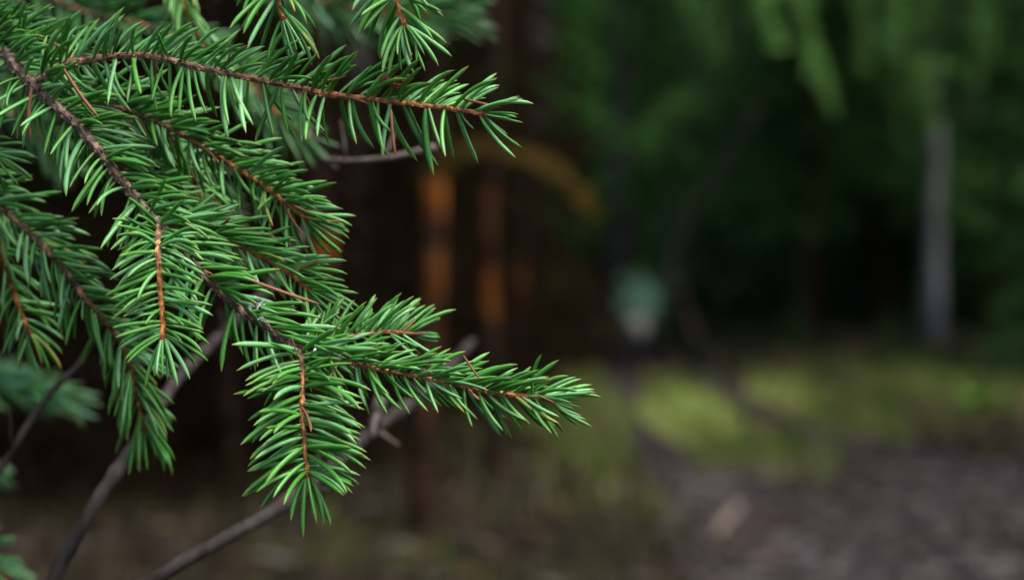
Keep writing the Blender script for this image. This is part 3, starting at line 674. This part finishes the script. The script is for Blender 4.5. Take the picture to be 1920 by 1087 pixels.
# ================================================================== FOREGROUND
TX, TY = -.62, .98        # the young spruce that carries the boughs, just outside the view
host = link('spruce_tree', None, loc=(TX, TY, 0)); tag(host, 'young spruce at the left whose boughs reach into view', 'tree')
link('trunk', trunk_mesh(71, 3.9, .038, BARKD, 0, 0), host)
link('crown', crown_mesh(72, 3.9, 1.55, .60, 44, .03, .022, 12, FOL, .10), host)
def trunk_pt(z):
    x, y, D = proj(np.array([TX + .02, TY, z])); return (x, y, D)
def tp(z, r, age=1.0): return (*trunk_pt(z), r, age)
main = [
 dict(pts=[tp(1.17, 20), (-560, -160, .93, 16, 1), (-250, -30, .90, 14, 1), (-60, 55, .86, 13, 1), (0, 92, .845, 12, 1), (50, 148, .83, 11, 1), (100, 195, .82, 10, 1), (150, 240, .815, 9.5, .95), (190, 290, .81, 9, .95), (225, 335, .81, 9, .9), (262, 380, .805, 9, .95), (290, 415, .80, 9.5, 1), (330, 455, .80, 8.5, .95), (380, 515, .80, 8, .9), (430, 562, .80, 8, .9), (480, 600, .80, 8, .95), (530, 635, .80, 7.5, .9), (566, 658, .80, 7, .8)],
      up=(.18, 112, 55, 60, 6), dn=(.11, 105, 74, 52, 0), bud=False, dead=7, sag=.25, fan=3, wild=1),
 dict(pts=[(70, 150, .82, 9, 1), (110, 126, .82, 7.5, .9), (160, 113, .82, 7, .8), (240, 104, .815, 6.5, .6), (300, 108, .81, 6, .6), (350, 121, .80, 6, .75), (430, 139, .80, 6.5, .75), (500, 152, .80, 6, .6), (560, 165, .80, 6, .5), (605, 176, .797, 7, .35), (640, 180, .795, 5.2, .25), (700, 187, .795, 5, .3), (780, 196, .79, 4.8, .3), (850, 205, .79, 4.5, .25), (908, 214, .79, 4.2, .2)],
      up=(.17, 98, 60, 60, 0), dn=(.085, 108, 80, 48, 0), dead=6, sag=.22, fan=7, fanlen=72, wild=1),
 dict(pts=[(560, 652, .80, 6.5, .8), (620, 670, .80, 5.5, .6), (680, 685, .80, 5, .4), (740, 698, .80, 4.6, .35), (800, 709, .80, 4.5, .3), (860, 722, .80, 4.5, .3), (920, 735, .80, 4.5, .3), (980, 742, .80, 4.5, .2), (1036, 751, .80, 4, .2)],
      up=(.25, 92, 46, 66, 8), dn=(.15, 84, 56, 60, 0), dead=5, sag=.2, fan=8, fanlen=64, wild=1),
 dict(pts=[(560, 650, .803, 6, .8), (610, 640, .81, 5, .6), (670, 628, .82, 4.5, .4), (730, 622, .83, 4.2, .3), (775, 626, .84, 4, .2)],
      up=(.27, 92, 52, 60, -10), dn=(.10, 75, 55, 55, 0), dead=4, sag=.0, fan=7),
 dict(pts=[(562, 650, .797, 6, .7), (568, 700, .79, 5, .4), (566, 760, .785, 4.8, .3), (570, 820, .782, 4.6, .3), (577, 892, .78, 4.2, .25)],
      up=(.24, 116, 78, 56, 5), dn=(.24, 116, 78, 56, 5), dead=1, sag=.05, fan=8, vert=1, fanlen=108, tipfan=.3),
 dict(pts=[(298, 420, .80, 6, .8), (296, 470, .785, 5, .35), (300, 540, .78, 4.6, .15), (304, 590, .778, 4.6, .1), (306, 634, .776, 4.2, .1)],
      up=(.21, 92, 74, 60, 5), dn=(.21, 88, 76, 60, 5), dead=0, sag=.15, fan=8, vert=1, tipfan=.6),
 dict(pts=[(305, 425, .805, 6, .9), (350, 428, .81, 5.2, .6), (400, 440, .815, 5, .4), (450, 462, .82, 4.6, .3), (500, 488, .82, 4.5, .2), (545, 514, .82, 4.3, .15), (580, 545, .82, 4, .15)],
      up=(.26, 104, 42, 62, 10), dn=(.12, 90, 48, 60, 0), dead=5, sag=.1, fan=7),
 dict(pts=[(110, 200, .83, 6, .9), (150, 190, .84, 6, .9), (230, 205, .85, 5.5, .7), (300, 232, .85, 5, .6), (350, 258, .85, 5, .5), (400, 288, .85, 4.8, .5), (450, 320, .85, 4.6, .2), (500, 352, .845, 4.5, .1), (540, 385, .84, 4.3, .1), (578, 413, .84, 4, .1)],
      up=(.23, 100, 50, 65, 0), dn=(.13, 92, 62, 60, 0), dead=7, sag=.2, fan=8),
 dict(pts=[(300, 232, .85, 5, .6), (335, 280, .875, 4.6, .3), (365, 340, .89, 4.3, .2), (392, 420, .90, 4, .2)],
      up=(.16, 85, 60, 75, 0), dn=(.16, 85, 60, 75, 0), dead=0, sag=.3, fan=7, vert=1),
 dict(pts=[(-250, -30, .90, 8, .9), (-120, -5, .88, 7, .8), (-40, 35, .86, 6, .7), (40, 62, .85, 5, .6), (110, 86, .845, 4.5, .5), (150, 102, .84, 4, .4)],
      up=(.20, 90, 55, 70, 0), dn=(.13, 85, 60, 60, 0), dead=4, sag=.1, fan=7),
 dict(pts=[(140, 232, .82, 6, .8), (215, 300, .845, 4.6, .5), (265, 340, .86, 4.4, .4), (330, 372, .87, 4, .3)],
      up=(.17, 88, 48, 65, 0), dn=(.08, 80, 60, 60, 0), dead=1, sag=.2, fan=6),
]
mb = bough('spruce_bough', 'large sharp green spruce bough with six spread twigs reaching across from the left', 'branch', main, 300, dead=1, seed=3)
# lichen flecks on the old wood of the main bough
for k, (px, py, s) in enumerate([(483, 570, 15), (492, 596, 9), (470, 580, 7), (298, 408, 6), (590, 655, 7), (640, 668, 6)]):
    rs = np.random.default_rng(k); n = 22; C = rs.normal(0, .35, (n, 3)); v = (C[:, None] + rs.normal(0, .3, (n, 3, 3))).reshape(-1, 3)
    o = link('lichen', mesh('lichen', v * s * MM, np.arange(len(v)).reshape(-1, 3), LICHEN, False), mb); o.location = Vector(P(px, py, .793)) - mb.location
# husk of scales caught on the upper twig
for (px, py, s, d) in [(735, 158, 34, .79), (752, 150, 26, .792), (715, 152, 22, .795)]:
    o = link('bud_scale', BUD_MESH, mb); o.matrix_basis = orient(P(px, py, d) - np.array(mb.location), (1, -.3, .2), s * MM)
# the dead brown needles one can see apart
for (a, b_, D) in [((733, 205), (736, 294), .785), ((470, 525), (600, 575), .78), ((868, 665), (898, 712), .785), ((60, 165), (37, 262), .82), ((545, 628), (560, 668), .783), ((790, 690), (815, 700), .783), ((865, 185), (938, 203), .788), ((120, 130), (178, 235), .80), ((1003, 738), (1042, 756), .785), ((610, 152), (650, 145), .79)]:
    p0, p1 = P(*a, D), P(*b_, D); o = link('dead_needle', VMD[(a[0]) % 6], mb); dd = p1 - p0
    Ln = np.linalg.norm(dd); o.matrix_basis = orient(p0 - np.array(mb.location), dd, (Ln * min(1, 85 * MM / Ln),) * 2 + (Ln,), a[0])

bough('spruce_bough', 'short spruce twig tip hanging in from the top edge, the left one', 'branch', [
 dict(pts=[tp(1.42, 14), (-300, -600, .86, 11, .9), (200, -400, .82, 9, .9), (440, -230, .80, 7, .8), (500, -90, .80, 5, .5), (518, -10, .80, 4.6, .3), (531, 36, .80, 4.2, .2)],
      up=(.10, 104, 58, 75, 0), dn=(.10, 104, 58, 75, 0), vert=1, sag=.25, fan=10, fanlen=98, tipfan=.3)], 70, seed=5)
bough('spruce_bough', 'spruce twig tip with long splayed needles hanging from the top edge, the right one', 'branch', [
 dict(pts=[tp(1.45, 14), (-200, -700, .86, 11, .9), (350, -480, .82, 9, .9), (650, -260, .80, 7, .8), (718, -100, .79, 5, .5), (742, -8, .79, 4.6, .3), (758, 48, .788, 4.2, .2)],
      up=(.12, 106, 62, 72, 0), dn=(.12, 106, 62, 72, 0), vert=1, sag=.15, fan=11, fanlen=102, dead=2, tipfan=.3)], 90, seed=6)
bough('spruce_bough', 'soft-focus spruce twig pointing down between the upper twigs near the top left', 'branch', [
 dict(pts=[tp(1.40, 14), (-350, -450, 1.02, 11, .9), (150, -250, .98, 8, .8), (310, -90, .96, 6, .5), (345, 10, .95, 5, .3), (372, 70, .95, 4.5, .2), (400, 110, .95, 4, .2)],
      up=(.12, 100, 42, 80, 0), dn=(.12, 100, 42, 80, 0), vert=1, sag=.3, fan=8)], 60, seed=7)
bough('spruce_bough', 'sagging spruce bough with dark needles along the left edge, in front of the thin stem', 'branch', [
 dict(pts=[tp(1.02, 18), (-600, 180, .94, 13, 1), (-200, 270, .90, 10, .9), (-30, 368, .88, 8, .8), (20, 405, .88, 7, .8), (70, 450, .875, 6.5, .7), (120, 505, .875, 6, .7), (160, 560, .875, 6, .5), (200, 605, .88, 5.5, .5), (235, 660, .885, 5, .4), (255, 730, .89, 4.6, .15), (270, 805, .895, 4.2, .1)],
      up=(.19, 112, 50, 65, 0), dn=(.14, 106, 52, 60, 0), sag=.25, fan=7, dead=4),
 dict(pts=[(-60, 345, .885, 7, .7), (-15, 430, .89, 5.5, .2), (12, 510, .90, 5, .15), (34, 570, .90, 4.6, .15), (55, 625, .90, 4.2, .1)],
      up=(.13, 95, 58, 75, 0), dn=(.13, 95, 58, 75, 0), sag=.3, fan=9, vert=1),
 dict(pts=[(-200, 240, .88, 7, .7), (-120, 245, .86, 5.5, .4), (-50, 265, .86, 4.6, .3), (-12, 290, .86, 4.2, .2)],
      up=(.12, 90, 55, 75, 0), dn=(.12, 90, 55, 75, 0), sag=.5, fan=9)], 300, seed=8)
# softer boughs further back
def back(label, pts, up, dn, seed, single=0, **k):
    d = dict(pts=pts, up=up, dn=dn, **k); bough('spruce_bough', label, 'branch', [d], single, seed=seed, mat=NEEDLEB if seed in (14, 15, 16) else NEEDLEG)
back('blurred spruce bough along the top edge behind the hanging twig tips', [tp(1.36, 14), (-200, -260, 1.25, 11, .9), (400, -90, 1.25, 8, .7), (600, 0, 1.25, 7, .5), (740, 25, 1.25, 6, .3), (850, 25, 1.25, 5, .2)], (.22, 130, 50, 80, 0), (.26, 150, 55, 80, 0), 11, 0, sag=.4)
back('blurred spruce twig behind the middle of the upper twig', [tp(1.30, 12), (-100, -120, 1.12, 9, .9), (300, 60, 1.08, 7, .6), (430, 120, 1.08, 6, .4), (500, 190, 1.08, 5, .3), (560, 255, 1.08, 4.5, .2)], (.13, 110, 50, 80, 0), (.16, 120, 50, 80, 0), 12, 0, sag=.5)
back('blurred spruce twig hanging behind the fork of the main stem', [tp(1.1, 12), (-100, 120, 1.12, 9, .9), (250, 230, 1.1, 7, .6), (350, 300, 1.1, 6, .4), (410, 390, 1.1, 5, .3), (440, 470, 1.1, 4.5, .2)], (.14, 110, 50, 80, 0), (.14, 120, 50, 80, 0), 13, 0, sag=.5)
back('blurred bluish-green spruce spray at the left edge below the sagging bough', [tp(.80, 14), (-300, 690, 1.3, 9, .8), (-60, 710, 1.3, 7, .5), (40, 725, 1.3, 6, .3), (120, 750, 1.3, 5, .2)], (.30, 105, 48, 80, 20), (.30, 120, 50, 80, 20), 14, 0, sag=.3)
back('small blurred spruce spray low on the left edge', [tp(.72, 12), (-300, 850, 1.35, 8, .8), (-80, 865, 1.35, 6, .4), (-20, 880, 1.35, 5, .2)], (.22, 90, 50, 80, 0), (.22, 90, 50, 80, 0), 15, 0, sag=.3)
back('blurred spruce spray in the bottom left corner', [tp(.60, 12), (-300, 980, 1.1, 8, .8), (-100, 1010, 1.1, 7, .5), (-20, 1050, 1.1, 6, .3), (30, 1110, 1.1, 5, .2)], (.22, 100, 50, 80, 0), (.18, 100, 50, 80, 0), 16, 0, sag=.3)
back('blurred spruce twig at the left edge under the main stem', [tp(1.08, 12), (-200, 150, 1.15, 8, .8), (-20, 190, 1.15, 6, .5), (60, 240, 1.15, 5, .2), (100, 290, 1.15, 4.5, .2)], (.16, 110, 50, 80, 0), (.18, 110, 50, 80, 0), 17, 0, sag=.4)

# bare stems
STEML = plain('pale weathered stem', [(.3, (.05, .040, .036)), (.55, (.11, .09, .08)), (.8, (.19, .16, .14))], 90)
def bare(label, pts, seed):
    base = P(*pts[0][:3]); q = np.array([[*P(a, b, D), .86 * r * D / FPX] for a, b, D, r in pts]); sp = spline(q, .004)
    rk = np.random.default_rng(seed + 40); ll = np.arange(len(sp)) * .004
    for _ in range(max(2, int(ll[-1] / .07))):      # knots where side shoots once stood
        sp[:, 3] *= 1 + rk.uniform(.12, .30) * np.exp(-((ll - rk.uniform(0, ll[-1])) / .004) ** 2)
    v, f, al = tube(sp[:, :3] - base, sp[:, 3], 12, .05, seed); o = link('bare_stem', mesh('bare_stem', v, f, STEML if seed in (4, 5) else STEMM), loc=base)
    for k_ in range(4):
        i_ = int(rk.uniform(.15, .85) * len(sp)); dv = rk.normal(0, 1, 3) + [0, 0, .6]; dv /= np.linalg.norm(dv); r0_ = sp[i_, 3]
        ln_ = rk.uniform(.006, .022); pth = np.array([[0, 0, 0], dv * ln_ * .5, dv * ln_ + rk.normal(0, .001, 3)]) + sp[i_, :3] - base
        v, f, al = tube(pth, [r0_ * .6, r0_ * .36, r0_ * .26], 7, .1, seed + k_); link('stub', mesh('stub', v, f, STEML if seed in (4, 5) else STEMM), o)
    return tag(o, label, 'bare stem')
bare('grey bare stem rising from the bottom left behind the sagging bough', [(-60, 1800, .98, 19), (40, 1260, .98, 17), (100, 1085, .98, 16), (165, 965, .98, 15.5), (225, 875, .99, 15), (275, 800, 1.0, 14), (330, 715, 1.04, 13.5), (400, 640, 1.1, 13), (520, 520, 1.2, 11), (600, 380, 1.25, 9)], 1)
bare('longer grey bare stem slanting right beneath the hanging lower twig', [(-300, 1800, .92, 18), (60, 1250, .94, 17), (300, 1080, .96, 15.5), (420, 1010, .97, 15), (500, 965, .99, 14.5), (570, 915, 1.02, 15), (640, 860, 1.07, 15), (700, 805, 1.12, 15), (770, 755, 1.18, 14), (840, 690, 1.3, 13), (885, 640, 1.35, 10)], 2)
bare('thin dark stem crossing the left edge in front of the blurred spray', [(-260, 1500, 1.0, 9), (-80, 1000, 1.0, 8), (0, 880, 1.0, 8), (50, 800, 1.0, 7.5), (100, 730, 1.0, 7), (150, 680, 1.0, 6), (190, 600, 1.0, 5)], 3)
bare('thin curved grey twig behind the tip of the upper spruce twig', [(560, 180, 1.12, 6), (592, 285, 1.1, 7), (640, 302, 1.05, 7), (720, 298, 1.03, 7), (780, 285, 1.03, 8), (815, 276, 1.03, 8)], 4)
bare('short pale stub beside the longer bare stem', [(700, 810, 1.125, 13), (708, 770, 1.11, 12), (718, 738, 1.11, 11)], 5)
# yellowed bough arching down in the middle
yb = link('yellowed_branch', None, loc=P(900, 240, 4.8)); tag(yb, 'yellowed drooping spruce branch arching behind the upper twig tip', 'branch')
world_bough(yb, [(780, 340, 4.95), (880, 275, 4.8), (990, 290, 4.7), (1060, 330, 4.65), (1115, 400, 4.6)], .055, FOLY, 41, .025, .014, 12, 'foliage', .004, .2)
